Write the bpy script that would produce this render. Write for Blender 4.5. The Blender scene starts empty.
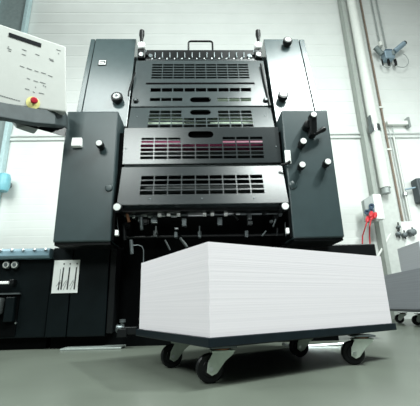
import bpy, bmesh, math, random
from mathutils import Vector, Matrix
random.seed(7)
S = bpy.context.scene
COL = S.collection
S.view_settings.view_transform = 'Standard'
S.view_settings.look = 'None'

# ------------------------------------------------------------ camera
FPX, PITCH, ROLL, YAW, CAMZ = 340.69, 0.292137, -0.024674, 0.035720, 0.25
cy, sy, cp, sp = math.cos(YAW), math.sin(YAW), math.cos(PITCH), math.sin(PITCH)
FW = Vector((sy*cp, cy*cp, sp)); R0 = Vector((cy, -sy, 0)); U0 = R0.cross(FW)
RT = R0*math.cos(ROLL) + U0*math.sin(ROLL); UP = -R0*math.sin(ROLL) + U0*math.cos(ROLL)
CAM = Vector((0, 0, CAMZ))
cd = bpy.data.cameras.new('camera'); co = bpy.data.objects.new('camera', cd); COL.objects.link(co)
m = Matrix((RT, UP, -FW)).transposed().to_4x4(); m.translation = CAM
co.matrix_world = m
cd.sensor_fit = 'HORIZONTAL'; cd.sensor_width = 36; cd.lens = 36*FPX/420; cd.clip_start = .02; cd.clip_end = 200
S.camera = co

def ray(u, v): return FW*FPX + RT*(u-210) - UP*(v-203)
def at(u, v, Y):
    d = ray(u, v); return CAM + d*(Y/d.y)
def at_plane(u, v, p, n):
    d = ray(u, v); return CAM + d*((p-CAM).dot(n)/d.dot(n))

# ------------------------------------------------------------ materials
def mat(name, col, rough=.5, metal=0, var=.06, scale=18, bump=0, emit=None, spec=.5, bscale=120):
    M = bpy.data.materials.new(name); M.use_nodes = True
    nt = M.node_tree; b = nt.nodes['Principled BSDF']
    tc = nt.nodes.new('ShaderNodeTexCoord'); nz = nt.nodes.new('ShaderNodeTexNoise')
    nz.inputs['Scale'].default_value = scale; nz.inputs['Detail'].default_value = 4
    nt.links.new(tc.outputs['Object'], nz.inputs['Vector'])
    rp = nt.nodes.new('ShaderNodeValToRGB')
    rp.color_ramp.elements[0].position = .3; rp.color_ramp.elements[1].position = .7
    rp.color_ramp.elements[0].color = tuple(c*(1-var) for c in col)+(1,)
    rp.color_ramp.elements[1].color = tuple(min(1, c*(1+var)) for c in col)+(1,)
    nt.links.new(nz.outputs['Fac'], rp.inputs['Fac']); nt.links.new(rp.outputs['Color'], b.inputs['Base Color'])
    b.inputs['Roughness'].default_value = rough; b.inputs['Metallic'].default_value = metal
    b.inputs['Specular IOR Level'].default_value = spec
    if bump:
        n2 = nt.nodes.new('ShaderNodeTexNoise'); n2.inputs['Scale'].default_value = bscale
        nt.links.new(tc.outputs['Object'], n2.inputs['Vector'])
        bp = nt.nodes.new('ShaderNodeBump'); bp.inputs['Strength'].default_value = bump; bp.inputs['Distance'].default_value = .002
        nt.links.new(n2.outputs['Fac'], bp.inputs['Height']); nt.links.new(bp.outputs['Normal'], b.inputs['Normal'])
    return M

def paper_mat(name, c0, c1, scale):
    M = mat(name, c0, .75, var=.01)
    nt = M.node_tree; b = nt.nodes['Principled BSDF']
    tc = nt.nodes.new('ShaderNodeTexCoord'); mp = nt.nodes.new('ShaderNodeMapping')
    mp.inputs['Scale'].default_value = (.35, .35, scale)
    nt.links.new(tc.outputs['Object'], mp.inputs['Vector'])
    nz = nt.nodes.new('ShaderNodeTexNoise'); nz.inputs['Scale'].default_value = 1; nz.inputs['Detail'].default_value = 6
    nt.links.new(mp.outputs['Vector'], nz.inputs['Vector'])
    rp = nt.nodes.new('ShaderNodeValToRGB'); rp.color_ramp.elements[0].position = .35; rp.color_ramp.elements[1].position = .6
    rp.color_ramp.elements[0].color = c1+(1,); rp.color_ramp.elements[1].color = c0+(1,)
    nt.links.new(nz.outputs['Fac'], rp.inputs['Fac']); nt.links.new(rp.outputs['Color'], b.inputs['Base Color'])
    bp = nt.nodes.new('ShaderNodeBump'); bp.inputs['Strength'].default_value = .25; bp.inputs['Distance'].default_value = .002
    nt.links.new(nz.outputs['Fac'], bp.inputs['Height']); nt.links.new(bp.outputs['Normal'], b.inputs['Normal'])
    return M

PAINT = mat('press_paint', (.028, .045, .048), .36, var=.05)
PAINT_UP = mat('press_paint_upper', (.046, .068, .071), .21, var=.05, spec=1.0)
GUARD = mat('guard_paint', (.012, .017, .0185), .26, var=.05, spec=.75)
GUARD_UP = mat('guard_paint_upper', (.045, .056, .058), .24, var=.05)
BASE = mat('base_paint', (.003, .0055, .0063), .4, var=.1, spec=.12)
DARK = mat('dark_interior', (.0015, .002, .0022), .6, var=.2, spec=.04)
BLACK = mat('black_plastic', (.005, .006, .0065), .35, var=.1, spec=.25)
SLOT = mat('slot_black', (.002, .002, .0025), .8, spec=.05)
STEEL = mat('bright_steel', (.62, .66, .66), .28, metal=1, var=.08)
DSTEEL = mat('dull_steel', (.13, .15, .155), .4, metal=.7, var=.15)
ZINC = mat('zinc_plate', (.55, .62, .55), .42, metal=.6, var=.12)
CAPW = mat('knob_cap', (.62, .65, .63), .4, var=.02)
WHITEP = mat('white_plastic', (.82, .84, .82), .4, var=.02)
CONSOLE = mat('console_white', (.52, .535, .51), .45, var=.02)
INK = mat('print_ink', (.012, .014, .016), .6, spec=.1)
GREYINK = mat('grey_print', (.2, .21, .21), .6)
RED = mat('red_plastic', (.42, .012, .03), .35)
REDC = mat('red_cable', (.55, .03, .04), .45)
YEL = mat('yellow_plastic', (.8, .76, .30), .5)
TEAL = mat('teal_cover', (.20, .31, .37), .4, var=.1)
MAGENTA = mat('magenta_roller', (.15, .012, .05), .4)
PALE = mat('pale_roller', (.40, .50, .38), .4)
GREYR = mat('grey_roller', (.05, .058, .058), .45, metal=.3)
RUBBER = mat('caster_rubber', (.005, .006, .0065), .45, spec=.25)
DECK = mat('dolly_deck', (.006, .011, .015), .35, var=.15, spec=.25)
RUST = mat('rusty_bearing', (.22, .1, .05), .7)
COLW = mat('column_paint', (.72, .74, .70), .5, var=.03)
COLG = mat('column_flange', (.34, .37, .34), .5, var=.05)
BROWN = mat('brown_conduit', (.22, .17, .13), .6, var=.15)
GREYPIPE = mat('grey_conduit', (.33, .36, .35), .45, metal=.3)
BLUEG = mat('blue_grey_metal', (.30, .40, .47), .4, metal=.3)
BLUED = mat('dark_blue_socket', (.06, .10, .15), .4)
FRAMET = mat('teal_frame', (.48, .64, .66), .4, var=.1)
FRAMEG = mat('grey_frame', (.17, .21, .21), .45, var=.1)
PAPER = paper_mat('paper_edges', (.74, .70, .735), (.69, .655, .69), 150)
PAPERG = paper_mat('grey_paper', (.36, .37, .41), (.31, .32, .36), 130)
PAPERL = paper_mat('light_grey_paper', (.55, .56, .60), (.50, .51, .55), 130)
GL = bpy.data.materials.new('pane_glass'); GL.use_nodes = True
_b = GL.node_tree.nodes['Principled BSDF']; _b.inputs['Base Color'].default_value = (.35, .6, .68, 1); _b.inputs['Roughness'].default_value = .15; _b.inputs['Metallic'].default_value = .0

# ------------------------------------------------------------ builders
class MB:
    def __init__(s): s.bm = bmesh.new()
    def hexa(s, c):        # 8 corners: bottom 4 (ccw) then top 4
        v = [s.bm.verts.new(Vector(p)) for p in c]
        for f in ((3, 2, 1, 0), (4, 5, 6, 7), (0, 1, 5, 4), (1, 2, 6, 5), (2, 3, 7, 6), (3, 0, 4, 7)):
            s.bm.faces.new([v[i] for i in f])
        return s
    def box(s, a, b):
        (x0, y0, z0), (x1, y1, z1) = a, b
        return s.hexa([(x0, y0, z0), (x1, y0, z0), (x1, y1, z0), (x0, y1, z0), (x0, y0, z1), (x1, y0, z1), (x1, y1, z1), (x0, y1, z1)])
    def obox(s, c, ax, ay, az):   # centre, half-axis vectors
        c, ax, ay, az = map(Vector, (c, ax, ay, az))
        return s.hexa([c-ax-ay-az, c+ax-ay-az, c+ax+ay-az, c-ax+ay-az, c-ax-ay+az, c+ax-ay+az, c+ax+ay+az, c-ax+ay+az])
    def lathe(s, p, d, prof, n=24):   # prof: list (r, h) along d from p
        p, d = Vector(p), Vector(d).normalized()
        a = d.orthogonal().normalized(); b = d.cross(a); rings = []
        for r, h in prof:
            if r < 1e-6: rings.append([s.bm.verts.new(p+d*h)])
            else: rings.append([s.bm.verts.new(p+d*h+(a*math.cos(t)+b*math.sin(t))*r) for t in [2*math.pi*k/n for k in range(n)]])
        for q, w in zip(rings, rings[1:]):
            for k in range(n):
                k2 = (k+1) % n
                if len(q) == 1 and len(w) == 1: continue
                if len(q) == 1: s.bm.faces.new((q[0], w[k], w[k2]))
                elif len(w) == 1: s.bm.faces.new((q[k2], q[k], w[0]))
                else: s.bm.faces.new((q[k], w[k], w[k2], q[k2]) if True else ())
        return s
    def cyl(s, p, q, r, n=20):
        p, q = Vector(p), Vector(q); L = (q-p).length
        return s.lathe(p, q-p, [(0, 0), (r, 0), (r, L), (0, L)], n)
    def tube(s, pts, r, n=10):
        pts = [Vector(p) for p in pts]; rings = []; a = None
        for i, p in enumerate(pts):
            t = (pts[min(i+1, len(pts)-1)]-pts[max(i-1, 0)]).normalized()
            a = t.orthogonal().normalized() if a is None else (a - t*a.dot(t)).normalized()
            b = t.cross(a)
            rings.append([s.bm.verts.new(p+(a*math.cos(w)+b*math.sin(w))*r) for w in [2*math.pi*k/n for k in range(n)]])
        for q, w in zip(rings, rings[1:]):
            for k in range(n): s.bm.faces.new((q[k], q[(k+1) % n], w[(k+1) % n], w[k]))
        s.bm.faces.new(rings[0][::-1]); s.bm.faces.new(rings[-1]); return s
    def extr(s, poly, n):     # polygon points extruded by vector n
        n = Vector(n); a = [s.bm.verts.new(Vector(p)) for p in poly]; b = [s.bm.verts.new(Vector(p)+n) for p in poly]; k = len(a)
        s.bm.faces.new(a[::-1]); s.bm.faces.new(b)
        for i in range(k): s.bm.faces.new((a[i], a[(i+1) % k], b[(i+1) % k], b[i]))
        return s
    def build(s, name, mt, parent=None, bevel=0, smooth=False, origin=None, solid=0):
        bm = s.bm; bmesh.ops.recalc_face_normals(bm, faces=bm.faces[:])
        xs = [v.co for v in bm.verts]
        lo = Vector([min(c[i] for c in xs) for i in range(3)]); hi = Vector([max(c[i] for c in xs) for i in range(3)])
        c = Vector(origin) if origin else Vector(((lo.x+hi.x)/2, (lo.y+hi.y)/2, lo.z if parent is None else (lo.z+hi.z)/2))
        for v in bm.verts: v.co -= c
        if smooth:
            for f in bm.faces: f.smooth = True
            for e in bm.edges:
                if len(e.link_faces) == 2 and e.calc_face_angle(0) > .6: e.smooth = False
        me = bpy.data.meshes.new(name); bm.to_mesh(me); bm.free(); me.materials.append(mt)
        o = bpy.data.objects.new(name, me); COL.objects.link(o)
        o['_w'] = list(c)
        pw = Vector(parent['_w']) if parent else Vector()
        o.location = c - pw; o.parent = parent
        if solid:
            md = o.modifiers.new('thickness', 'SOLIDIFY'); md.thickness = solid; md.offset = -1
        if bevel:
            md = o.modifiers.new('bevel', 'BEVEL'); md.width = bevel; md.segments = 2; md.limit_method = 'ANGLE'
        return o
def empty(name, loc):
    o = bpy.data.objects.new(name, None); COL.objects.link(o); o.location = loc; o['_w'] = list(loc); o.empty_display_size = .1; return o
def tag(o, label, cat, group=None):
    o['label'] = label; o['category'] = cat
    if group: o['group'] = group
    return o
def struct(o): o['kind'] = 'structure'; return o
def lab(o, t): o['label'] = t; return o
def arc(c, r, a0, a1, ex, ez, n=8):
    c, ex, ez = map(Vector, (c, ex, ez))
    return [c + ex*r*math.cos(a0+(a1-a0)*k/n) + ez*r*math.sin(a0+(a1-a0)*k/n) for k in range(n+1)]

# ============================================================ SETTING
WY = 5.0
# floor (thin slab)
fm = mat('concrete_floor', (.125, .142, .118), .30, var=.14, scale=2.2, bump=.05, bscale=6)
struct(MB().box((-7, -5, -.1), (8, WY+.3, 0)).build('floor', fm))
# wall: profiled sheet, horizontal ribs
def wall_mesh():
    b = MB(); prof = []; z = 0
    while z < 7.5:
        if z < 2.72: p, d = .118, .0008
        else: p, d = .235, .0035
        prof += [(z, 0), (z+p*.80, -d*.4), (z+p*.90, d), (z+p*.97, d)]
        z += p
    L = [b.bm.verts.new((-7, WY+y, zz)) for zz, y in prof]; Rr = [b.bm.verts.new((8, WY+y, zz)) for zz, y in prof]
    for i in range(len(prof)-1): b.bm.faces.new((L[i], Rr[i], Rr[i+1], L[i+1]))
    B0 = [b.bm.verts.new(p) for p in ((-7, WY+.12, 0), (8, WY+.12, 0), (8, WY+.12, prof[-1][0]), (-7, WY+.12, prof[-1][0]))]
    b.bm.faces.new(B0)
    return b
WALLM = mat('white_sheet_wall', (.72, .745, .72), .55, var=.03, scale=3)
struct(wall_mesh().build('wall_back', WALLM))
# horizontal double rail on the wall
rz = at(345, 135, WY).z
RAILM = mat('wall_rail', (.62, .65, .63), .5)
struct(MB().box((-7, WY-.035, rz-.07), (8, WY-.012, rz-.035)).build('trim_1', RAILM, bevel=.004))
struct(MB().box((-7, WY-.035, rz+.0), (8, WY-.012, rz+.03)).build('trim_2', RAILM, bevel=.004))

# steel column right: round drain pipe-like front with flange behind
cx0 = at(343.5, 0, WY-.15).x
struct(MB().box((cx0+.0, WY-.10, 0), (cx0+.315, WY-.02, 7)).build('trim_3', mat('column_back', (.56, .59, .56), .5), bevel=.005))
struct(MB().box((cx0-.05, WY-.15, 0), (cx0+.012, WY-.02, 7)).build('trim_4', COLG, bevel=.005))
PX = cx0+.115
pipe = MB().cyl((PX, WY-.20, at(377, 188, WY-.2).z), (PX, WY-.20, 7), .076, 28).build('drain_pipe', COLW, smooth=True)
tag(pipe, 'thick white vertical pipe on the wall column right of the press', 'pipe')
kk = at(362, 129, WY-.2)
MB().lathe((PX, WY-.20, kk.z-.07), (0, 0, 1), [(.077, 0), (.09, 0), (.09, .12), (.077, .12)], 28).build('pipe_clamp', STEEL, pipe, smooth=True)
MB().box((cx0+.0, WY-.32, kk.z-.11), (cx0+.018, WY-.245, kk.z+.18)).build('bracket', DSTEEL, pipe)
MB().lathe((PX, WY-.20, at(377, 188, WY-.2).z-.09), (0, 0, 1), [(0, 0), (.06, 0), (.06, .1), (0, .1)], 20).build('pipe_end', GREYPIPE, pipe, smooth=True)

# brown conduit
bx = cx0+.375
PLT = at(421, 228, WY-.03).z+.1
con = MB().cyl((bx, WY-.05, PLT), (bx, WY-.05, 7), .017, 12).build('brown_conduit', BROWN, smooth=True)
tag(con, 'thin brown vertical conduit right of the thick white pipe', 'conduit')
for v in (108, 150):
    zz = at(378, v, WY-.04).z
    MB().box((bx-.04, WY-.07, zz-.015), (bx+.04, WY-.02, zz+.015)).build('pipe_clip', COLW, con)
# pale conduit (lower) beside the brown one
px0 = at(391, 190, WY-.05).x
pc = MB().cyl((bx+.12, WY-.05, PLT), (bx+.12, WY-.05, at(385, 136, WY-.05).z), .014, 12).build('white_conduit', COLW, smooth=True)
tag(pc, 'white vertical conduit with a blue tap, leading to the valve row', 'conduit')
zz = at(393, 190, WY-.05)
MB().cyl((bx+.12, WY-.07, zz.z), (bx+.28, WY-.1, zz.z+.02), .014, 10).build('tap_handle', BLUEG, pc)
MB().lathe((bx+.12, WY-.05, zz.z-.1), (0, 0, 1), [(.03, 0), (.034, .01), (.034, .05), (.03, .06)], 14).build('fitting', STEEL, pc)
# twin cable pipes coming down to the spotlight bracket, then to the valve row
top = at(373, 0, WY-.04); mid = at(383, 48, WY-.04)
for i, dx in enumerate((-.04, .06)):
    w = MB().cyl((mid.x+dx, WY-.04, mid.z), (mid.x+dx, WY-.04, 7), .012, 10).build('cable_pipe', GREYPIPE, smooth=True)
    tag(w, 'grey cable pipe above the air fixture, %s of the two' % ('left' if i == 0 else 'right'), 'cable', 'twin pipes above the wall fixture')
v0 = at(392, 128, WY-.04); v1 = at(409, 232, WY-.04)
xc = at(404, 200, WY-.04).x
for i, dx in enumerate((-.02, .05)):
    w = MB().cyl((xc+dx, WY-.035, at(408, 234, WY-.04).z), (xc+dx, WY-.035, at(392, 124, WY-.04).z), .008, 8).build('wall_cable', GREYPIPE, smooth=True)
    tag(w, 'thin grey cable running down to the valve row, %s of the two' % ('left' if i == 0 else 'right'), 'cable', 'twin cables above the valve row')
# horizontal cable tray box at (380-408, 122)
a = at(387, 125, WY-.06); b2 = at(408, 123, WY-.06)
tr = MB().box((a.x, WY-.09, b2.z-.04), (b2.x, WY-.012, b2.z+.03)).build('cable_tray', COLW, bevel=.006)
tag(tr, 'short white horizontal cable duct on the wall right of the brown conduit', 'cable duct')
MB().box((b2.x-.02, WY-.10, b2.z-.09), (b2.x+.015, WY-.012, b2.z+.09)).build('end_cap', GREYPIPE, tr)
# panel of wall between, slightly whiter box (door panel)
# air fixture
fx = at(389, 55, WY-.12)
air = empty('wall_fixture', fx); tag(air, 'blue-grey wall fixture with two angled arms and dangling hoses, at the top right', 'fixture')
MB().box((fx.x-.085, WY-.15, fx.z-.08), (fx.x+.085, WY-.012, fx.z+.08)).build('housing', BLUEG, air, bevel=.015)
MB().box((fx.x-.06, WY-.14, fx.z+.075), (fx.x+.07, WY-.05, fx.z+.115)).build('cover', BLUED, air, bevel=.01)
e0, e1 = at(375.5, 47.5, WY-.12), at(382, 54.5, WY-.12)
MB().cyl(e0, e1, .045, 16).build('arm', FRAMEG, air)
e0, e1 = at(404, 43.5, WY-.16), at(394.5, 51.5, WY-.12)
ar = MB().cyl(e0, e1, .046, 16).build('arm', BLUEG, air)
dd = (e0-e1).normalized(); MB().cyl(e0, e0+dd*.03, .036, 16).build('cap', DARK, ar)
for du, r in ((-.13, .012), (-.02, .02), (.10, .022)):
    MB().lathe((fx.x+du, WY-.1, fx.z-.20), (0, 0, 1), [(0, 0), (r, 0), (r*1.2, .06), (r, .12), (0, .12)], 12).build('hose_coupling', BLACK, air, smooth=True)
MB().tube(arc((fx.x-.06, WY-.10, fx.z-.18), .065, math.pi, 2*math.pi, (1, 0, 0), (0, 0, 1.1), 12), .007).build('hose', GREYPIPE, air)
MB().tube(arc((fx.x+.20, WY-.10, fx.z-.09), .14, -2.8, 1.0, (1, 0, 0), (0, 0, 1.1), 16), .006).build('hose', GREYPIPE, air)
MB().lathe(at(380.5, 44, WY-.1), (0, 0, 1), [(0, -.05), (.035, -.05), (.04, .03), (0, .06)], 14).build('valve', COLW, air, smooth=True)
MB().lathe(at(393, 53, WY-.14), (0, 0, 1), [(0, -.05), (.03, -.05), (.03, .03), (0, .04)], 14).build('valve', FRAMEG, air, smooth=True)

# socket box with red plugs
sb = at(374, 213, WY-.2)
box = empty('socket_box', sb); tag(box, 'white wall socket box with red plugs and cables right of the press', 'socket box')
fa, fb = at(372.5, 194, WY-.40), at(386, 219, WY-.40)
MB().box((fa.x, WY-.40, fb.z), (fb.x-.01, WY-.26, fa.z)).build('housing', WHITEP, box, bevel=.012)
MB().box((fa.x+.03, WY-.26, fb.z+.03), (fb.x-.04, WY-.105, fa.z-.03)).build('mount', COLW, box)
ga, gb = at(363.5, 200, WY-.34), at(363.5, 221, WY-.34)
MB().hexa([(ga.x, WY-.34, gb.z), (fa.x-.002, WY-.40, fb.z-.03), (fa.x-.002, WY-.26, fb.z-.03), (ga.x, WY-.26, gb.z), (ga.x, WY-.34, ga.z), (fa.x-.002, WY-.40, fa.z-.01), (fa.x-.002, WY-.26, fa.z-.01), (ga.x, WY-.26, ga.z)]).build('socket_panel', GREYPIPE, box, bevel=.006)
for u, v in ((366.5, 212), (370.5, 210.5), (371, 206)):
    MB().lathe(at(u, v, WY-.36), (-.3, -.9, -.25), [(0, 0), (.035, 0), (.038, .05), (.02, .05), (0, .02)], 14).build('socket', BLUED, box, smooth=True)
for k, (u, v) in enumerate(((367.5, 219.5), (371.5, 217.5), (375, 215.5), (371, 214.5))):
    p0 = at(u, v, WY-.46); dd = Vector((-.45, -.55, -.55)).normalized()
    pl = MB().lathe(p0-dd*.06, dd, [(0, 0), (.026, 0), (.03, .05), (.026, .10), (.014, .13), (0, .14)], 14).build('red_plug', REDC, box, smooth=True)
    if k < 2:
        q = p0+dd*.07
        MB().tube([q, at(u-1.8, 226, WY-.5), at(365.5-3*(1-k)+4*k, 236, WY-.4), at(362+9*k, 262, WY-.3)], .009).build('red_cable', REDC, pl)

# valve row
vr = at(404, 233, WY-.1)
val = empty('valve_row', vr); tag(val, 'row of small grey valves on a white wall plate above the grey paper pile', 'valve')
a, b2 = at(394, 229, WY-.03), at(421, 228, WY-.03)
MB().box((bx-.04, WY-.06, b2.z-.55), (b2.x+.2, WY-.012, PLT)).build('plate', WHITEP, val, bevel=.004)
for u, v, r in ((396, 235, .035), (402, 236, .04), (410, 233, .055), (396, 228, .025)):
    p = at(u, v, WY-.07); vv = MB().lathe(p, (0, -1, 0), [(0, 0), (r, 0), (r*.8, .05), (r*.9, .06), (r*.9, .09), (0, .1)], 16).build('valve', DSTEEL, val, smooth=True)
    MB().box((p.x-.008, WY-.15, p.z-.06), (p.x+.008, WY-.135, p.z+.07)).build('valve_handle', BLACK, vv)
hose = MB().tube([at(391, 232, WY-.08), at(388, 238, WY-.1), at(384, 246, WY-.1), at(379, 254, WY-.12), at(370, 275, WY-.12)], .016).build('grey_hose', COLW, smooth=True)
tag(hose, 'pale hose slanting down from the valve row behind the white paper pile', 'hose')
# dark wall cabinet at right edge
p0, p1 = at(416, 178, WY-.16), at(418.5, 201, WY-.16)
cb = MB().box((p0.x, WY-.16, p1.z), (p0.x+.5, WY-.012, p0.z)).build('wall_cabinet', mat('slate_cabinet', (.06, .075, .085), .5), bevel=.01)
tag(cb, 'dark grey box on the wall at the right edge of the picture', 'box')
MB().box((p0.x+.03, WY-.17, p1.z+.03), (p0.x+.47, WY-.16, p0.z-.03)).build('door', mat('slate_door', (.075, .09, .10), .45), cb, bevel=.004)

# window / glazed door frame at far left
xR = at(25, 30, WY-.1).x
wz0 = 1.2
win = MB()
for x0, x1, y in ((xR-.06, xR, WY-.12), (xR-.62, xR-.55, WY-.14)):
    win.box((x0, y, wz0), (x1, WY-.012, 7))
win = struct(win.build('window_1', FRAMET, bevel=.006))
def cw(b, n, mt): return b.build(n, mt, win, bevel=.004)
cw(MB().box((xR-.55, WY-.05, wz0), (xR-.06, WY-.02, 7)), 'shutter_panel', mat('shutter_grey', (.27, .33, .33), .5, var=.1))
cw(MB().box((xR-1.05, WY-.09, wz0), (xR-.62, WY-.02, 7)), 'mullion', mat('pale_frame', (.36, .43, .43), .4, var=.1))
cw(MB().box((xR-2.4, WY-.05, wz0), (xR-1.05, WY-.02, 7)), 'pane', GL)
cw(MB().box((xR-1.12, WY-.13, wz0), (xR-1.03, WY-.02, 7)), 'window_frame', FRAMET)
hb = at(2, 180, WY-.25)
hk = MB().lathe((hb.x, WY-.2, at(2, 190, WY-.25).z), (0, 0, 1), [(0, 0), (.07, 0), (.09, .06), (.09, .2), (.07, .26), (0, .26)], 16).build('blue_lamp', mat('aqua_plastic', (.2, .5, .58), .4), smooth=True)
MB().box((hb.x-.12, WY-.2, hb.z-.03), (hb.x+.02, WY-.012, hb.z+.03)).build('bracket', FRAMEG, hk)
tag(hk, 'small aqua blue wall lamp at the left edge under the console', 'lamp')

# ============================================================ PRESS
press = empty('printing_press', (.03, 2.5, 0))
tag(press, 'large dark grey offset printing press with stacked vented guards', 'printing press')
NEG = Vector((0, -1, 0))

def knob(p, d, r, L, parent, cap=WHITEP, name='knob', body=BLACK, cr=.82):
    p, d = Vector(p), Vector(d).normalized()
    k = MB().lathe(p, d, [(0, 0), (r*.75, 0), (r*.75, L*.35), (r, L*.4), (r, L*.92), (r*.93, L), (0, L)], 24).build(name, body, parent, smooth=True)
    return k, MB().lathe(p, d, [(r*cr, L*.99), (r*(cr-.04), L+.004), (0, L+.005)], 24)
def capknob(p, d, r, L, parent, cap=CAPW, capname='cap', **k):
    o, c = knob(p, d, r, L, parent, **k)
    if parent is press: c.build(capname, cap, o, smooth=True)
    else: c.build(capname, cap, parent, smooth=True)
    return o

# --- lower side housings
TZ0, TZ1 = .662, 1.622
def tower(x0, x1, y0=2.2, y1=2.44, name='side_housing', z1=TZ1):
    return MB().hexa([(x0, y0, TZ0), (x1, y0, TZ0), (x1, y1, TZ0-.0), (x0, y1, TZ0-.0), (x0, y0, z1), (x1, y0, z1), (x1, y1, z1), (x0, y1, z1)]).build(name, PAINT, press, bevel=.010)
LT = tower(-.942, -.570); RT_ = tower(.622, .967)
# thin lips at underside
MB().box((-.935, 2.215, TZ0-.018), (-.575, 2.43, TZ0+.001)).build('under_tray', BLACK, press)
MB().box((.63, 2.215, TZ0-.018), (.96, 2.43, TZ0+.001)).build('under_tray', BLACK, press)
TF = 2.2
# left housing: white switch, knob, round cap
p = at(77, 142.5, TF-.01)
MB().hexa([(p.x-.032, TF-.034, p.z-.036), (p.x+.036, TF-.034, p.z-.036), (p.x+.036, TF+.02, p.z-.036), (p.x-.032, TF+.02, p.z-.036),
           (p.x-.036, TF-.016, p.z+.036), (p.x+.030, TF-.016, p.z+.036), (p.x+.034, TF+.02, p.z+.036), (p.x-.034, TF+.02, p.z+.036)]).build('switch', WHITEP, press, bevel=.004)
L = .075
def tower_knob(u, v, r=.026, Lh=.075, Y=TF):
    p = at(u, v, Y-Lh); p.y = Y; return capknob(p, NEG, r, Lh, press)
tower_knob(99, 143)
p = at(109, 188, TF); MB().lathe(p, NEG, [(0, 0), (.026, 0), (.026, .004), (.022, .01), (0, .012)], 20).build('blank_plug', PAINT, press, smooth=True)
# right housing knobs
tower_knob(303.5, 141, .027, .085); tower_knob(302.5, 164.5, .026, .07); tower_knob(328, 161.5, .026, .07)
p = at(293, 185, TF); MB().lathe(p, NEG, [(0, 0), (.03, 0), (.03, .004), (.025, .008), (0, .01)], 20).build('blank_plug', PAINT, press, smooth=True)
p = at(288, 157, TF); lab(MB().box((p.x-.022, TF-.006, p.z-.05), (p.x+.018, TF+.002, p.z+.05)).build('label_plate', WHITEP, press), 'small white plate at the edge of the right housing')
# crank on the right housing
p = at(313.5, 115, TF-.10); p.y = TF-.10
q = at(314, 134, TF-.06)
crank = MB().obox((p+q)/2+Vector((0, .03, 0)), ((q-p).normalized().cross(NEG)*.026), (0, .035, 0), (q-p)/2*1.1).build('crank', BLACK, press, bevel=.012)
MB().lathe(p+Vector((0, .05, 0)), NEG, [(0, 0), (.026, 0), (.026, .05), (.022, .058), (0, .058)], 20).build('crank_hub', BLACK, crank, smooth=True)
MB().lathe(p+Vector((0, .0, 0)), NEG, [(.021, .006), (.019, .012), (0, .013)], 20).build('cap', WHITEP, crank, smooth=True)
e = at(325, 128, TF-.06)
MB().lathe(q+Vector((0, .01, 0)), e-q, [(0, 0), (.016, 0), (.016, .06), (.02, .08), (.018, (e-q).length), (0, (e-q).length)], 16).build('crank_grip', BLACK, crank, smooth=True)
p2 = at(307, 126, TF-.03)
MB().lathe(Vector((p2.x, TF, p2.z)), NEG, [(0, 0), (.03, 0), (.03, .06), (0, .065)], 20).build('boss', BLACK, crank, smooth=True)

# --- upper side housings (leaning back)
UY0, UY1, UZ0, UZ1 = 2.425, 2.58, 1.60, 2.612
def uy(z): return UY0 + (UY1-UY0)*(z-1.8)/(UZ1-1.8)
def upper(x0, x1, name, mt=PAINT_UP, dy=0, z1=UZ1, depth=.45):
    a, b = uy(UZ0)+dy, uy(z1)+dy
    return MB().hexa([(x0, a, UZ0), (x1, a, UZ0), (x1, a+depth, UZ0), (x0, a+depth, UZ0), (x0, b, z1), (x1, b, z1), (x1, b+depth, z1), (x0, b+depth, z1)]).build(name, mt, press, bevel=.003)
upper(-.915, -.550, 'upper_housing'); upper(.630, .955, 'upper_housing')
upper(-.962, -.922, 'edge_strip', dy=.004); upper(.964, 1.012, 'edge_strip', dy=.004)
upper(-.93, -.9, 'gap_strip', DARK, dy=.02, z1=UZ1-.01); upper(.94, .98, 'gap_strip', DARK, dy=.02, z1=UZ1-.01)
UN = Vector((0, -(UZ1-1.8), UY1-UY0)).normalized(); UPT = Vector((0, UY0, 1.8))
def up_at(u, v, off=0): return at_plane(u, v, UPT+UN*off, UN)
UT = Vector((0, UN.z*-1, -UN.y)).normalized(); UT = Vector((0, UY1-UY0, UZ1-1.8)).normalized()
# badge
p = up_at(102.5, 63)
bd = MB().obox(p+UN*.002, (.034, 0, 0), UN*.003, UT*.034).build('badge', BLACK, press)
MB().obox(p+UN*.005, (.029, 0, 0), UN*.002, UT*.026).build('badge_plate', WHITEP, bd)
for dz, x0, x1, t in ((.012, -.022, .022, .005), (-.016, -.02, .006, .003), (-.016, .010, .02, .003), (0, .014, .026, .008)):
    MB().obox(p+UN*.0075+UT*dz+Vector(((x0+x1)/2, 0, 0)), ((x1-x0)/2, 0, 0), UN*.001, UT*t).build('badge_mark', INK, bd)
# dial knob on left upper, knobs on right upper
def upknob(u, v, r, Lh):
    p = up_at(u, v, Lh)-UN*Lh; return capknob(p, UN, r, Lh, press, cr=.66), p
k, p = upknob(116.5, 96, .047, .05)
for j in range(10):
    t = 2*math.pi*j/10; d = Vector((math.cos(t), 0, 0))+UT*math.sin(t)
    MB().obox(p+UN*.0565+d*.029, d*.005, UN*.0008, d.cross(UN)*.0018).build('dial_tick', INK, k)
MB().lathe(p+UN*.055, UN, [(0, 0), (.012, 0), (.01, .006), (0, .006)], 14).build('dial_hub', DSTEEL, k, smooth=True)
upknob(288, 39.5, .042, .06); upknob(283.5, 94, .042, .06)
# black hose on left inner edge
MB().tube([up_at(135, 73, .02), up_at(133, 78, .03), up_at(130.5, 86, .03), up_at(128.8, 92, .03), up_at(128.5, 96, .02)], .008).build('hose', BLACK, press, smooth=True)
MB().tube([up_at(261, 64, .01), up_at(265, 84, .01), up_at(270, 106, .01)], .010).build('seal_strip', BLACK, press, smooth=True)

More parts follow.
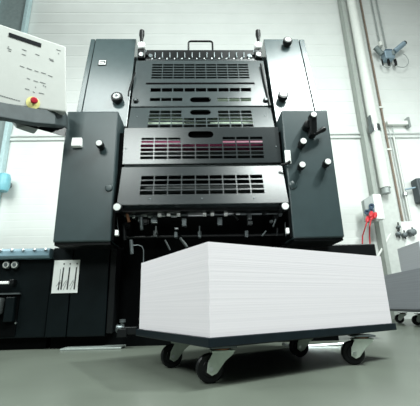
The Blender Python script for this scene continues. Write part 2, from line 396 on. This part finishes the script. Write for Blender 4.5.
# --- core body behind guards
MB().box((-.90, 2.78, .10), (.93, 2.9, 2.58)).build('back_panel', DARK, press)
MB().box((-.575, 2.62, .62), (-.53, 2.8, 2.33)).build('inner_frame', DARK, press)
MB().box((.60, 2.62, .62), (.645, 2.8, 2.33)).build('inner_frame', DARK, press)
MB().box((-.568, 2.27, .9), (-.545, 2.5, 1.48)).build('inner_frame', DARK, press)
MB().box((.604, 2.27, .9), (.620, 2.5, 1.48)).build('inner_frame', DARK, press)

MB().box((-.569, 2.205, .67), (-.552, 2.5, .90)).build('shade_plate', DARK, press)  # added near-black plates: shade painted over the housings' lit inner faces
MB().box((.604, 2.205, .67), (.621, 2.5, .90)).build('shade_plate', DARK, press)
# --- vented guard panels
GX0, GX1 = -.532, .600
def guard(pt, pb, holes, slot=None, name='guard_panel', groove=None, gm=GUARD):
    """pt,pb: (y,z) of upper and lower edge; holes in pixel boxes; slot = pixel box of the stadium grip hole"""
    A = Vector((0, pb[0], pb[1])); T = Vector((0, pt[0]-pb[0], pt[1]-pb[1])); H = T.length; T = T/H
    N = Vector((0, -T.z, T.y))
    def loc(u, v):
        q = at_plane(u, v, A, N); return q.x, (q-A).dot(T)
    rects = []
    for (u0, v0, u1, v1, nc, nr, gapx, gapy) in holes:
        xa, ta = loc(u0, (v0+v1)/2)[0], loc((u0+u1)/2, v0)[1]; xb, tb = loc(u1, (v0+v1)/2)[0], loc((u0+u1)/2, v1)[1]
        for i in range(nc):
            for j in range(nr):
                wx, wt = (xb-xa)/nc, (ta-tb)/nr
                rects.append((xa+wx*(i+gapx), xa+wx*(i+1-gapx), tb+wt*(j+gapy), tb+wt*(j+1-gapy)))
    sl = None
    if slot:
        x0, t1 = loc(slot[0], slot[1]); x1, t0 = loc(slot[2], slot[3]); sl = (x0-.004, x1+.004, t0-.004, t1+.004)
    allr = rects+([sl] if sl else [])
    def uniq(v):
        v = sorted(v); o = [v[0]]
        for a in v[1:]:
            if a-o[-1] > 1e-4: o.append(a)
        return o
    xs = uniq([GX0, GX1]+[r[i] for r in allr for i in (0, 1)]); ts = uniq([0, H]+[r[i] for r in allr for i in (2, 3)])
    b = MB(); V = {}
    def P(x, t): return A+Vector((x, 0, 0))+T*t
    def vert(i, j):
        if (i, j) not in V: V[i, j] = b.bm.verts.new(P(xs[i], ts[j]))
        return V[i, j]
    for i in range(len(xs)-1):
        for j in range(len(ts)-1):
            mx, mt = (xs[i]+xs[i+1])/2, (ts[j]+ts[j+1])/2
            if any(r[0] < mx < r[1] and r[2] < mt < r[3] for r in allr): continue
            b.bm.faces.new((vert(i, j), vert(i+1, j), vert(i+1, j+1), vert(i, j+1)))
    if sl:
        x0, x1, t0, t1 = sl; cx, ct = (x0+x1)/2, (t0+t1)/2; hw, hh = (x1-x0)/2, (t1-t0)/2; r = hh-.004
        angs = sorted(set([2*math.pi*k/40 for k in range(40)]+[math.atan2(s1*hh, s2*hw) % (2*math.pi) for s1 in (1, -1) for s2 in (1, -1)]))
        inn, out = [], []
        for an in angs:
            c, s = math.cos(an), math.sin(an)
            k = min(hw/abs(c) if abs(c) > 1e-9 else 1e9, hh/abs(s) if abs(s) > 1e-9 else 1e9)
            out.append(b.bm.verts.new(P(cx+c*k, ct+s*k)))
            hwr = hw-.004-r     # stadium: intersect ray
            if abs(s) > 1e-9 and abs(c/s)*r <= hwr: kk = r/abs(s)
            else:
                sx = hwr*(1 if c > 0 else -1)
                B = -2*c*sx; C = sx*sx-r*r; kk = (-B+math.sqrt(max(0, B*B-4*C)))/2
            inn.append(b.bm.verts.new(P(cx+c*kk, ct+s*kk)))
        n = len(angs)
        for k in range(n): b.bm.faces.new((out[k], out[(k+1) % n], inn[(k+1) % n], inn[k]))
    for f in b.bm.faces: f.normal_update()
    o = b.build(name, gm, press)
    md = o.modifiers.new('thickness', 'SOLIDIFY'); md.thickness = .008; md.offset = 0
    # folded rim, bottom and top
    for t, d in ((0, 1), (H, -1)):
        q = P((GX0+GX1)/2, t)-N*.02
        MB().obox(q, ((GX1-GX0)/2, 0, 0), N*.022, T*.004).build("rim", gm, o, bevel=.002)
    if sl:
        q = P((sl[0]+sl[1])/2, (sl[2]+sl[3])/2)-N*.03
        MB().obox(q, ((sl[1]-sl[0])/2+.01, 0, 0), N*.002, T*((sl[3]-sl[2])/2+.01)).build('grip_recess', SLOT, o)
    if groove:
        (u0, v, u1) = groove; xa, t = loc(u0, v); xb, _ = loc(u1, v)
        MB().obox(P((xa+xb)/2, t)+N*.004, ((xb-xa)/2, 0, 0), N*.003, T*.009).build('slot_line', SLOT, o)
    return o, loc, P, N, T, H
def screw(g, u, v, r=.006):
    o, loc, P, N, T, H = g; x, t = loc(u, v)
    MB().lathe(P(x, t)+N*.003, N, [(0, 0), (r, 0), (r, .003), (r*.6, .005), (0, .005)], 12).build('screw', DSTEEL, o, smooth=True)

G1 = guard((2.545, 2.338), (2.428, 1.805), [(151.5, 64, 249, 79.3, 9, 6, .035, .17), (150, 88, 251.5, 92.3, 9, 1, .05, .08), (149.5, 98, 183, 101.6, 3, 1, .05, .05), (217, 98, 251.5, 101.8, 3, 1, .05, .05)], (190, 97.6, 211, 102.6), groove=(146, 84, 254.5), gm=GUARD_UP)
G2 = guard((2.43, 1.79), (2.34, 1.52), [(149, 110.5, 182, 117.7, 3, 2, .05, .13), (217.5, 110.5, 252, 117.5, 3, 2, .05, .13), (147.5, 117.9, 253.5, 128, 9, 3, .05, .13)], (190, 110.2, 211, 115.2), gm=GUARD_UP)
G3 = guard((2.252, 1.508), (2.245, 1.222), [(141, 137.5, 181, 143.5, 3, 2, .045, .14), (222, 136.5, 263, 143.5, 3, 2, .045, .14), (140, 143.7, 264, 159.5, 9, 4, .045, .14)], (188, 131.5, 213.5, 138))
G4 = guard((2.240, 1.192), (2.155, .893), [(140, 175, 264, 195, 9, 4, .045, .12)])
for g, pts in ((G1, ()), (G2, ((137, 117), (265, 116))), (G3, ((126, 149), (276, 147))), (G4, ((150, 199.5), (202, 199), (254, 198.5)))):
    for u, v in pts: screw(g, u, v)
# lock knobs in lower corners of the upper guard
for u, v in ((136, 101.5), (265.5, 100.8)):
    o, loc, P, N, T, H = G1; x, t = loc(u, v)
    MB().lathe(P(x, t)+N*.003, N, [(0, 0), (.022, 0), (.022, .012), (.016, .018), (0, .018)], 18).build('lock_knob', BLACK, o, smooth=True)
    MB().lathe(P(x, t)+N*.02, N, [(0, 0), (.011, 0), (.010, .004), (0, .004)], 14).build('lock_face', DSTEEL, o, smooth=True)
# gap bar and hose between guards 3 and 4
p = at(126, 164.5, 2.25); q = at(284, 164.8, 2.25)
MB().tube([(GX0+.01, 2.262, 1.212), (GX1, 2.262, 1.212)], .006).build('hinge_rod', DSTEEL, press)
MB().tube([at(281, 164.8, 2.19), at(284, 164.5, 2.185), at(288, 163, 2.17), at(290, 161.5, 2.17)], .010).build('hose_end', BLACK, press, smooth=True)
# rollers seen through the vents
def roller(u, v, Y, r, mt, x0=-.5, x1=.56):
    p = at(u, v, Y); MB().cyl((x0, Y, p.z), (x1, Y, p.z), r, 28).build('roller', mt, press, smooth=True)
roller(200, 146, 2.40, .045, MAGENTA)
roller(200, 119, 2.52, .035, PALE)
roller(200, 189, 2.33, .035, GREYR)
roller(200, 64, 2.68, .05, GREYR); roller(200, 101, 2.58, .02, PALE, .1, .5); roller(200, 154, 2.42, .03, GREYR)
MB().box((-.5, 2.46, at(200, 123, 2.46).z-.012), (.56, 2.48, at(200, 123, 2.46).z+.012)).build('guide_bar', PALE, press)

# --- top row: comb of pins, carry handle, levers
MB().box((-.45, 2.56, 2.35), (.56, 2.63, 2.475)).build('top_beam', BLACK, press, bevel=.008)
MB().box((-.45, 2.548, 2.345), (.56, 2.575, 2.365)).build('top_beam_lip', GUARD, press)
for k in range(14):
    u = 155+k*7.4
    p = at(u, 55.5, 2.55)
    o = MB().obox((p.x, 2.552, p.z), (.005, 0, 0), (0, .010, 0), (0, .0, .030)).build('comb_finger', DSTEEL, press, bevel=.003)
    p = at(u-2.6, 59, 2.55)
    MB().lathe((p.x, 2.555, p.z), NEG, [(0, 0), (.006, 0), (.006, .012), (0, .013)], 10).build('pin', STEEL, o)
hz0, hz1 = at(200, 48.5, 2.6).z, at(200, 41.3, 2.6).z
hx0, hx1 = at(188.5, 45, 2.6).x, at(212.5, 45, 2.6).x
MB().tube([(hx0, 2.6, hz0-.04), (hx0, 2.6, hz1-.02), (hx0+.006, 2.6, hz1-.006), (hx0+.02, 2.6, hz1), (hx1-.02, 2.6, hz1), (hx1-.006, 2.6, hz1-.006), (hx1, 2.6, hz1-.02), (hx1, 2.6, hz0-.04)], .009).build('lift_handle', BLACK, press, smooth=True)
for u, s in ((141.5, 1), (258.3, -1)):
    Y = 2.54
    j = at(u, 53, Y); c = at(u-.2*s, 44, Y-.03); g0 = at(u, 39.5, Y); g1 = at(u+.5*s, 31, Y)
    lv = MB().box((j.x-.035, Y-.01, j.z-.06), (j.x+.035, Y+.08, j.z+.045)).build('lever_joint', BLACK, press, bevel=.008)
    MB().lathe(at(u, 55, Y-.01), NEG, [(0, 0), (.02, 0), (.02, .012), (0, .014)], 16).build('ring', STEEL, lv, smooth=True)
    MB().lathe((c.x, Y+.02, c.z), NEG, [(0, 0), (.034, 0), (.034, .04), (.028, .048), (0, .048)], 20).build('lever_cap', WHITEP, lv, smooth=True)
    MB().lathe(g0-Vector((0, 0, .03)), g1-g0, [(0, 0), (.013, 0), (.016, .04), (.024, (g1-g0).length*.8), (.022, (g1-g0).length+.03), (0, (g1-g0).length+.035)], 16).build('lever_grip', BLACK, lv, smooth=True)
    for kx in range(3):
        q = at(u+s*(3+kx*3), 51+kx*2.2, Y); MB().lathe((q.x, Y+.03, q.z), NEG, [(0, 0), (.018, 0), (.018, .03), (0, .03)], 14).build('linkage', BLACK if kx % 2 else DSTEEL, lv, smooth=True)

# --- delivery opening: white end knobs, gripper shaft, fingers
for u, v in ((117, 207), (285.3, 206)):
    p = at(u, v, 2.10); p.y = 2.16
    capknob(p, NEG, .029, .06, press)
for u, v in ((116.8, 233), (287.3, 231)):
    p = at(u, v, 2.2); MB().box((p.x-.010, 2.185, p.z-.018), (p.x+.010, 2.215, p.z+.018)).build('clip', WHITEP, press, bevel=.003)
sz = at(200, 214.5, 2.3).z
MB().box((-.53, 2.20, .86), (.60, 2.3, .895)).build('header_bar', BLACK, press)
MB().cyl((-.52, 2.34, sz+.012), (.60, 2.34, sz+.012), .012).build('gripper_shaft', DSTEEL, press, smooth=True)
MB().cyl((-.52, 2.36, at(200, 236, 2.36).z), (.60, 2.36, at(200, 236, 2.36).z), .010).build('drive_shaft', BLACK, press, smooth=True)
for u0, u1, v in ((141, 147, 216), (148, 153, 217), (160, 165, 216), (171, 177, 216.5), (188, 204, 215.5), (226, 234, 213.5), (236, 240, 214)):
    a, b2 = at(u0, v, 2.3), at(u1, v, 2.3)
    MB().box((a.x, 2.29, a.z-.006), (b2.x, 2.31, a.z+.007)).build('gripper_bar', STEEL, press, bevel=.002)
for u, v in ((159.5, 214.8), (168.5, 214.2), (178.5, 214.2), (204.5, 214), (212.3, 213.6), (225.8, 213.8)):
    p = at(u, v, 2.27); MB().box((p.x-.012, 2.26, p.z-.013), (p.x+.012, 2.29, p.z+.013)).build('gripper', WHITEP, press, bevel=.002)
for u, v, w, h, mt in ((184.3, 222.5, .017, .028, DSTEEL), (219.7, 221.5, .017, .028, DSTEEL), (249.5, 217, .014, .02, DSTEEL), (250, 223, .017, .012, GREYR), (199.7, 234.5, .012, .022, DSTEEL), (246.5, 234, .012, .022, DSTEEL),
                       (176.5, 228.7, .014, .006, STEEL), (176, 235, .012, .02, DSTEEL), (155.5, 234, .015, .022, GREYR), (154, 220, .022, .022, DSTEEL), (155, 223, .018, .004, STEEL), (140, 219, .012, .02, DSTEEL), (134, 217, .01, .012, STEEL)):
    p = at(u, v, 2.29); MB().box((p.x-w, 2.275, p.z-h), (p.x+w, 2.32, p.z+h)).build('feed_finger', mt, press, bevel=.004)
for (a0, b0), (a1, b1), r, mt in (((180, 238), (187, 247), .010, GREYR), ((165, 240), (170, 250), .006, GREYR), ((262, 236), (266, 231), .005, DSTEEL), ((273, 227), (276, 219), .006, DSTEEL), ((277, 236), (277.5, 228), .006, BLACK),
                               ((131, 240), (132, 254), .012, DSTEEL), ((124, 224), (125, 240), .012, BLACK), ((141, 217), (142, 230), .012, DSTEEL), ((127, 214), (129, 222), .010, RUST), ((234, 214), (238, 220), .008, BLACK),
                               ((156, 226), (156, 233), .006, STEEL), ((199.5, 226), (199.7, 233), .005, DSTEEL), ((285, 222), (286, 236), .003, DSTEEL), ((116.5, 214), (119, 236), .003, DSTEEL)):
    MB().tube([at(a0, b0, 2.26), at(a1, b1, 2.26)], r).build('linkage', mt, press, smooth=True)
for u, v, r in ((275, 218, .02), (280, 215, .014), (271, 222, .012), (127, 226, .022), (137, 212, .02), (146, 222, .024), (264, 213, .018)):
    p = at(u, v, 2.3); MB().lathe(p, NEG, [(0, 0), (r, 0), (r, .02), (r*.6, .02), (r*.6, .03), (0, .03)], 16).build('cam', BLACK if r > .015 else DSTEEL, press, smooth=True)
MB().tube([at(133, 245.5, 2.2), at(138, 245, 2.2), at(142, 246.5, 2.2), at(143.5, 250, 2.2), at(143.5, 268, 2.2)], .0035).build('bent_rod', DSTEEL, press, smooth=True)

# --- base: left base cabinet, right base, lower recess
BY = 2.4
LB = MB().box((-1.012, BY, .075), (-.878, 2.85, TZ0)).build('base_cover', BASE, press, bevel=.006)
MB().box((-.872, BY, .075), (-.625, 2.85, TZ0)).build('base_cover', BASE, press, bevel=.006)
MB().box((-.619, BY+.005, .09), (-.575, 2.85, TZ0)).build('base_pillar', BLACK, press, bevel=.006)
MB().box((-1.0, BY+.08, .0), (.95, 2.8, .09)).build('kick_plate', DARK, press)
MB().box((-.575, 2.55, .08), (.61, 2.8, .66)).build('lower_recess', DARK, press)
MB().box((.60, 2.46, .08), (1.300, 2.86, TZ0-.003)).build('base_cover', BLACK, press, bevel=.008)
# plinth with light edge
STRIP = mat('plinth_strip', (.28, .32, .30), .4, metal=.2)
MB().box((-.88, 2.33, 0), (-.50, 2.7, .012)).build('floor_plate', STRIP, press, bevel=.003)
MB().tube([at(283, 344, 2.25), at(290, 346.5, 2.2), at(300, 346.8, 2.2), at(343, 344, 2.2)], .010).build('foot_rail', STEEL, press, smooth=True)
for u in (292, 336):
    p = at(u, 345, 2.2); MB().cyl((p.x, 2.2, 0), (p.x, 2.2, p.z), .009).build('rail_post', BLACK, press)
# operating diagram sign
a = at(54, 260.5, BY); b2 = at(79.2, 292.7, BY)
sx0, sx1, sz1, sz0 = at(55, 260.5, BY).x, at(80.2, 260.5, BY).x, a.z, b2.z
sg = MB().box((sx0, BY-.006, sz0), (sx1, BY+.001, sz1)).build('lever_sign', WHITEP, press)
lab(sg, 'white sign with three lever diagrams')
w = sx1-sx0
for k, fx_ in enumerate((.42, .66, .93)):
    x = sx0+w*fx_-.008
    MB().hexa([(x-.006, BY-.008, sz0+.022), (x+.002, BY-.008, sz0+.022), (x+.002, BY-.006, sz0+.022), (x-.006, BY-.006, sz0+.022), (x-.002, BY-.008, sz1-.05), (x+.005, BY-.008, sz1-.05), (x+.005, BY-.006, sz1-.05), (x-.002, BY-.006, sz1-.05)]).build('lever_mark', INK, sg)
    MB().lathe((x+.003, BY-.006, sz1-.026), NEG, [(0, 0), (.005, 0), (.005, .002), (0, .002)], 10).build('dot_mark', INK, sg)
    for (dx0, dz0, dx1, dz1) in ((-.028, .02, -.008, .075), (-.035, .045, -.012, .085)):
        MB().tube([(x+dx0, BY-.006, sz0+dz0), (x+dx1, BY-.006, sz0+dz1)], .0016, 6).build('line_mark', GREYINK, sg)
x = sx0+w*.27
MB().box((x-.004, BY-.008, sz0+.02), (x+.003, BY-.006, sz0+.075)).build('lever_mark', INK, sg)
MB().box((x-.001, BY-.008, sz0+.075), (x+.001, BY-.006, sz1-.06)).build('line_mark', GREYINK, sg)

# ============================================================ side unit at left (own machine)
su = empty('side_unit', (-1.3, 2.6, 0))
tag(su, 'low black machine unit with a blue-grey top cover left of the press', 'machine unit')
MB().box((-1.9, BY+.02, .075), (-1.02, 2.95, .585)).build('body', BASE, su, bevel=.006)
MB().box((-1.9, BY+.08, .0), (-1.03, 2.9, .08)).build('kick_plate', DARK, su)
cz0, cz1 = .588, .655
cv = MB().extr([(-1.9, BY-.03, cz0), (-1.9, BY-.045, cz0+.015), (-1.9, BY-.045, cz1-.015), (-1.9, BY-.03, cz1), (-1.9, 2.95, cz1+.02), (-1.9, 2.95, cz0)], (.878, 0, 0)).build('top_cover', TEAL, su, bevel=.004)
for k in range(7):
    p = at(1+k*11.2, 250.5, BY-.045)
    if p.x > -1.02: continue
    MB().lathe((p.x, BY-.046, cz1-.014), (-.25, -1, .25), [(0, -.005), (.010, 0), (.010, .006), (0, .01)], 12).build('stud', STEEL, cv, smooth=True)
for u in (6.8, 15.2):
    p = at(u, 265, BY+.0); k, c = knob(Vector((p.x, BY+.02, p.z)), NEG, .026, .03, su, body=DSTEEL)
    c.build('knob_face', CONSOLE, k, smooth=True); MB().lathe((p.x, BY-.014, p.z), NEG, [(.013, 0), (.012, .004), (0, .004)], 14).build('knob_hub', DSTEEL, k, smooth=True)
p0, p1 = at(-14, 283, BY-.02), at(9, 283, BY-.02)
hb_ = MB().box((p0.x, BY-.03, p0.z-.010), (p1.x, BY-.005, p0.z+.008)).build('handle', WHITEP, su, bevel=.003)
MB().box((p1.x, BY-.02, p0.z-.014), (p1.x+.03, BY+.02, p0.z+.02)).build('handle_end', BLACK, hb_, bevel=.004)
p1 = at(20, 293.5, BY)
MB().box((-1.9, BY-.005, p1.z-.005), (p1.x, BY+.03, p1.z+.005)).build('ledge', DSTEEL, su)
MB().box((-1.9, BY+.012, .09), (at(17, 310, BY).x, BY+.021, p1.z-.006)).build('recess', DARK, su)
p0 = at(-1, 298, BY-.01); p1 = at(-1, 314, BY-.01)
MB().lathe((p0.x-.01, BY-.01, p1.z), (0, 0, 1), [(0, 0), (.04, 0), (.046, .01), (.046, p0.z-p1.z-.01), (.04, p0.z-p1.z), (0, p0.z-p1.z)], 20).build('cup', GREYR, su, smooth=True)
p0 = at(12, 297, BY); p1 = at(12, 322, BY)
MB().box((p0.x-.03, BY-.02, p1.z), (p0.x+.03, BY+.02, p0.z)).build('bracket', BASE, su, bevel=.006)
p = at(16, 323, BY-.02); MB().lathe(p, NEG, [(0, 0), (.008, 0), (.006, .008), (0, .009)], 10).build('bolt', STEEL, su, smooth=True)

# ============================================================ control console
pTR = at(66, 46.5, 1.90); pTL = at(0, 24, 1.72); pBR = at(66.5, 112, 2.02); pBL = at(0, 104, 1.84)
con = empty('control_console', (-1.05, 1.95, 1.45))
tag(con, 'white control console with display and red emergency button on a dark swing arm', 'control console')
ex = (pTR-pTL); 
def cp_(s, t):   # s 0..1 left-right in frame, t 0 top ..1 bottom
    return (pTL*(1-s)+pTR*s)*(1-t)+(pBL*(1-s)+pBR*s)*t
CN = (pTR-pTL).cross(pBL-pTL).normalized()
if CN.y > 0: CN = -CN
back = -CN*.09
pBR = at_plane(66.5, 112, pTL, CN); pBL = at_plane(0, 104, pTL, CN)
c_tl, c_tr, c_br, c_bl = pTL-(pTR-pTL)*.55, pTR, pBR, pBL-(pBR-pBL)*.55
panel = MB().hexa([c_bl, c_br, c_br+back, c_bl+back, c_tl, c_tr, c_tr+back, c_tl+back]).build('panel', CONSOLE, con, bevel=.008)
EX = ex.normalized(); EZ = CN.cross(EX); 
if EZ.z < 0: EZ = -EZ
def con_at(u, v): return at_plane(u, v, pTL, CN)
def con_quad(u0, v0, u1, v1, th, mt, name, parent, slope=.33, lift=.001):
    # box drawn along the panel plane between two pixel ends, half thickness th (metres)
    a, b = con_at(u0, v0), con_at(u1, v1); d = (b-a); n = CN
    w = d.normalized().cross(n).normalized()
    return MB().obox((a+b)/2+n*lift, d/2, n*lift, w*th).build(name, mt, parent)
con_quad(8.8, 34.6, 41.2, 45.6, .0125, INK, 'display', con, lift=.002)
for (u0, v0, u1, v1) in ((7, 48, 11.5, 49.8), (8.3, 50.5, 11, 51.5), (22, 49.2, 26.5, 50.9), (22, 54, 26, 55.5), (35.5, 54, 39.5, 55.5), (56.5, 49.5, 61, 51), (49, 58.5, 53.5, 60.2), (50, 60.2, 54, 61.6),
                         (20, 65.8, 24.5, 67.5), (27.5, 68.3, 32, 70), (34.5, 70.6, 38.5, 72), (41, 72.4, 46, 74), (48, 75.2, 52.5, 76.8), (27, 78, 30, 79.4), (33.5, 80.6, 38, 82), (40, 82, 45.5, 83.8), (25, 88.5, 29.5, 90), (33, 91.5, 34.8, 92.8), (39, 92.8, 44, 94)):
    con_quad(u0, v0, u1, v1, .0022, GREYINK, 'legend', con)
for k in range(9):
    con_quad(-1+k*2.4, 95.1+k*.68, .9+k*2.4, 95.6+k*.68, .0026, GREYINK, 'legend', con)
for (u, v) in ((8, 46.8), (35, 87), (58, 53.5), (27, 68), (43, 85.5), (45, 86.5)):
    con_quad(u, v, u+1.2, v+.4, .003, GREYINK, 'legend', con)
p = con_at(34, 101.5)
es = MB().lathe(p, CN, [(0, 0), (.014, 0), (.014, .018), (0, .018)], 20).build('emergency_stop', BLACK, con, smooth=True)
MB().lathe(con_at(33, 103), CN, [(0, .003), (.040, .003), (.040, .001), (0, .0)], 28).build('yellow_collar', YEL, es, smooth=True)
MB().lathe(p+CN*.012, CN, [(0, 0), (.018, 0), (.021, .006), (.021, .012), (.015, .02), (0, .022)], 24).build('button', RED, es, smooth=True)
# swing arm: curved beam into the left housing
def arm_pts():
    tp = [(-30, 95.5), (0, 101.5), (15, 104.5), (35, 108), (55, 110.5), (66, 111.5)]
    bt = [(-30, 113), (0, 117), (15, 119.8), (35, 123), (55, 124.5), (66, 126)]
    Y = [1.60, 1.73, 1.80, 1.90, 2.00, 2.13]
    return [(at(a, b, y), at(c, d, y)) for (a, b), (c, d), y in zip(tp, bt, Y)]
b = MB(); rings = []
for t, bo in arm_pts():
    dn = Vector((-.01, .067, 0))
    rings.append([b.bm.verts.new(x) for x in (t, bo, bo+dn+Vector((0, 0, .01)), t+dn)])
for q, w in zip(rings, rings[1:]):
    for k in range(4): b.bm.faces.new((q[k], q[(k+1) % 4], w[(k+1) % 4], w[k]))
b.bm.faces.new(rings[0]); b.bm.faces.new(rings[-1][::-1])
arm = b.build('swing_arm', mat('arm_paint', (.04, .054, .057), .6, var=.15), con, bevel=.006)
# joint block and black strut under the arm
b = MB().hexa([at(16, 128, 1.95), at(34, 134, 2.02), at(34, 134, 2.2), at(16, 128, 2.15), at(8, 117, 1.95), at(42, 124, 2.0), at(42, 124, 2.2), at(8, 117, 2.15)]).build('arm_bracket', mat('bracket_grey', (.30, .33, .33), .45), con, bevel=.008)
MB().hexa([at(14, 122.5, 1.90), at(66, 137, 2.14), at(66, 135.5, 2.19), at(14, 121, 1.96), at(14, 118.5, 1.90), at(66, 126, 2.14), at(66, 126, 2.19), at(14, 118.5, 1.96)]).build('strut', BLACK, con, bevel=.004)

# ============================================================ dolly and paper
ANG = .5157; e1 = Vector((math.cos(ANG), math.sin(ANG), 0)); e2 = Vector((-math.sin(ANG), math.cos(ANG), 0)); EZZ = Vector((0, 0, 1))
NC = Vector((.0311, 1.152, 0)); SL, SW, SH, ZB = .977, .644, .306, .153
ctr = NC+e1*SL/2+e2*SW/2
pst = MB().obox(ctr+EZZ*(ZB+SH/2), e1*SL/2, e2*SW/2, EZZ*SH/2).build('paper_stack', PAPER, None)
tag(pst, 'tall pile of white paper sheets on the dolly in front of the press', 'paper stack')
dol = empty('dolly', (ctr.x, ctr.y, 0)); tag(dol, 'low dark platform dolly on four casters under the white paper pile', 'dolly')
o_ = .012
MB().obox(ctr+EZZ*(ZB-.015), e1*(SL/2+o_), e2*(SW/2+o_), EZZ*.015).build('deck', DECK, dol, bevel=.003)
MB().obox(ctr+EZZ*(ZB-.036), e1*(SL/2-.10), e2*(SW/2-.08), EZZ*.007).build('frame_plate', BLACK, dol)
WR = .047
def caster(x, y, a):
    """x,y wheel contact; a = heading of the trail"""
    d = Vector((math.cos(a), math.sin(a), 0)); n = Vector((d.y, -d.x, 0))     # n: wheel axis
    c = Vector((x, y, WR)); piv = c-d*.044; f = MB()
    for s in (1, -1):
        q = c+n*.022*s
        f.extr([q-d*.080+EZZ*.055, q-d*.080+EZZ*.044, q-d*.05+EZZ*.022, q-d*.02-EZZ*.014, q-d*.003-EZZ*.021, q+d*.014-EZZ*.010, q+d*.010+EZZ*.02, q-d*.010+EZZ*.055], n*.004*s)
    f.obox(piv+EZZ*.053, d*.040, n*.027, EZZ*.003)
    ct = f.build('caster', ZINC, dol, bevel=.001)
    MB().lathe(c-n*.015, n, [(0, 0), (WR*.55, 0), (WR*.6, .003), (WR*.9, .002), (WR, .008), (WR, .022), (WR*.9, .028), (WR*.6, .027), (WR*.55, .030), (0, .030)], 32).build('wheel', RUBBER, ct, smooth=True)
    MB().cyl(c-n*.03, c+n*.03, .007, 12).build('axle', STEEL, ct, smooth=True)
    MB().lathe(piv+EZZ*(.056), EZZ, [(0, 0), (.026, 0), (.03, .004), (.026, .008), (0, .008)], 20).build('swivel_bearing', RUST, ct, smooth=True)
    MB().obox(piv+EZZ*(.066), d*.046, n*.038, EZZ*.003).build('mount_plate', DSTEEL, ct)
    return ct
caster(.03, 1.27, math.radians(190))
caster(.64, 1.535, math.radians(172))
caster(-.125, 1.60, math.radians(200))
caster(.485, 1.80, math.radians(178))
# docking latch on the press base, beside the dolly corner
KY = 2.34
g0, g1 = at(122, 327, KY), at(137, 334, KY)
cpl = MB().box((g0.x, KY-.02, g1.z), (g1.x, KY+.06, g0.z)).build('docking_latch', BLACK, press, bevel=.004)
p = at(119, 328.5, KY)
MB().lathe(p, (-1, -.5, 0), [(0, -.03), (.02, -.03), (.025, -.02), (.025, .012), (.018, .02), (0, .02)], 18).build('latch_knob', DSTEEL, cpl, smooth=True)
p = at(122.5, 323, KY)
MB().lathe(p, EZZ, [(0, -.03), (.012, -.03), (.012, 0), (.02, .004), (.02, .022), (0, .024)], 16).build('pin_knob', DSTEEL, cpl, smooth=True)
p = at(122.5, 333.5, KY)
MB().box((p.x-.03, KY-.03, p.z-.02), (p.x+.03, KY+.03, p.z+.03)).build('latch_foot', BLACK, cpl, bevel=.003)

# ------------------------------------------------ grey paper on the right
f1 = Vector((-.12, -.993, 0)).normalized(); f2 = Vector((.993, -.12, 0)).normalized()
B0 = at(384, 300, 4.25); B0.z = 0
def pile(c0, L, W, z0, z1, mt, name):
    c = c0+f1*L/2+f2*W/2
    return MB().obox(c+EZZ*(z0+z1)/2, f1*L/2, f2*W/2, EZZ*(z1-z0)/2).build(name, mt, None)
zlo, zmid = .165, .548
p1 = pile(B0, 1.05, .75, zlo, zmid, PAPERG, 'paper_pile')
tag(p1, 'wide grey paper pile on a pallet at the right edge', 'paper stack')
u0 = B0+f1*.55+f2*.02
p2 = pile(u0, .48, .7, zmid+.001, .80, PAPERL, 'paper_pile')
tag(p2, 'lighter grey paper pile lying on top of the wide grey pile at right', 'paper stack')
dol = empty('pallet_truck', (B0+f1*.5+f2*.37)); tag(dol, 'dark wheeled pallet under the grey paper piles at the right edge', 'dolly')
cc = B0+f1*.525+f2*.375
MB().obox(cc+EZZ*(zlo-.014), f1*.535, f2*.385, EZZ*.013).build('deck', DECK, dol, bevel=.004)
WR = .05
for k, (a, b) in enumerate(((.10, .10), (.95, .10), (.10, .6), (.95, .6), (.52, .10))):
    q = B0+f1*a+f2*b; caster(q.x, q.y, math.radians((150, 190, 120, 180, 170)[k]))

# ============================================================ LIGHT
def area(name, loc, tgt, size, power, col=(1, 1, 1), sy_=None):
    l = bpy.data.lights.new(name, 'AREA'); l.energy = power; l.color = col; l.shape = 'RECTANGLE'; l.size = size; l.size_y = sy_ or size
    o = bpy.data.objects.new(name, l); COL.objects.link(o); o.location = loc
    o.rotation_euler = (Vector(tgt)-Vector(loc)).to_track_quat('-Z', 'Y').to_euler(); return o
COOL = (.92, 1, .97)
area('key_light', (2.3, .8, 3.8), (0, 2.2, 1.2), .2, 135, COOL)
area('wall_wash', (.3, 3.6, 6.8), (.6, 5, 2.4), 7, 60, COOL, .5)
area('ceiling_right', (2.1, -.45, 5.7), (2.0, 0, 0), 1.9, 440, COOL, 1.9)
area('ceiling_left', (-1.9, -.6, 5.7), (-1.8, 0, 0), 1.6, 75, COOL, 1.6)
area('left_soft', (-1.35, -2.2, 3.55), (-.2, 2.0, 1.0), 1.3, 120, COOL)
area('left_side', (-2.9, 1.0, 2.9), (-.2, 1.5, .3), .9, 95, COOL)
area('wall_fill', (4.2, 2.8, 2.2), (3.2, 5, 1.8), 1.2, 32, COOL)
area('wall_fill', (-3.0, 3.0, 3.0), (-1.4, 5, 1.6), 1.2, 30, COOL)
W = bpy.data.worlds.new('world'); S.world = W; W.use_nodes = True
bg = W.node_tree.nodes['Background']; bg.inputs['Color'].default_value = (.78, .92, .90, 1); bg.inputs['Strength'].default_value = .05
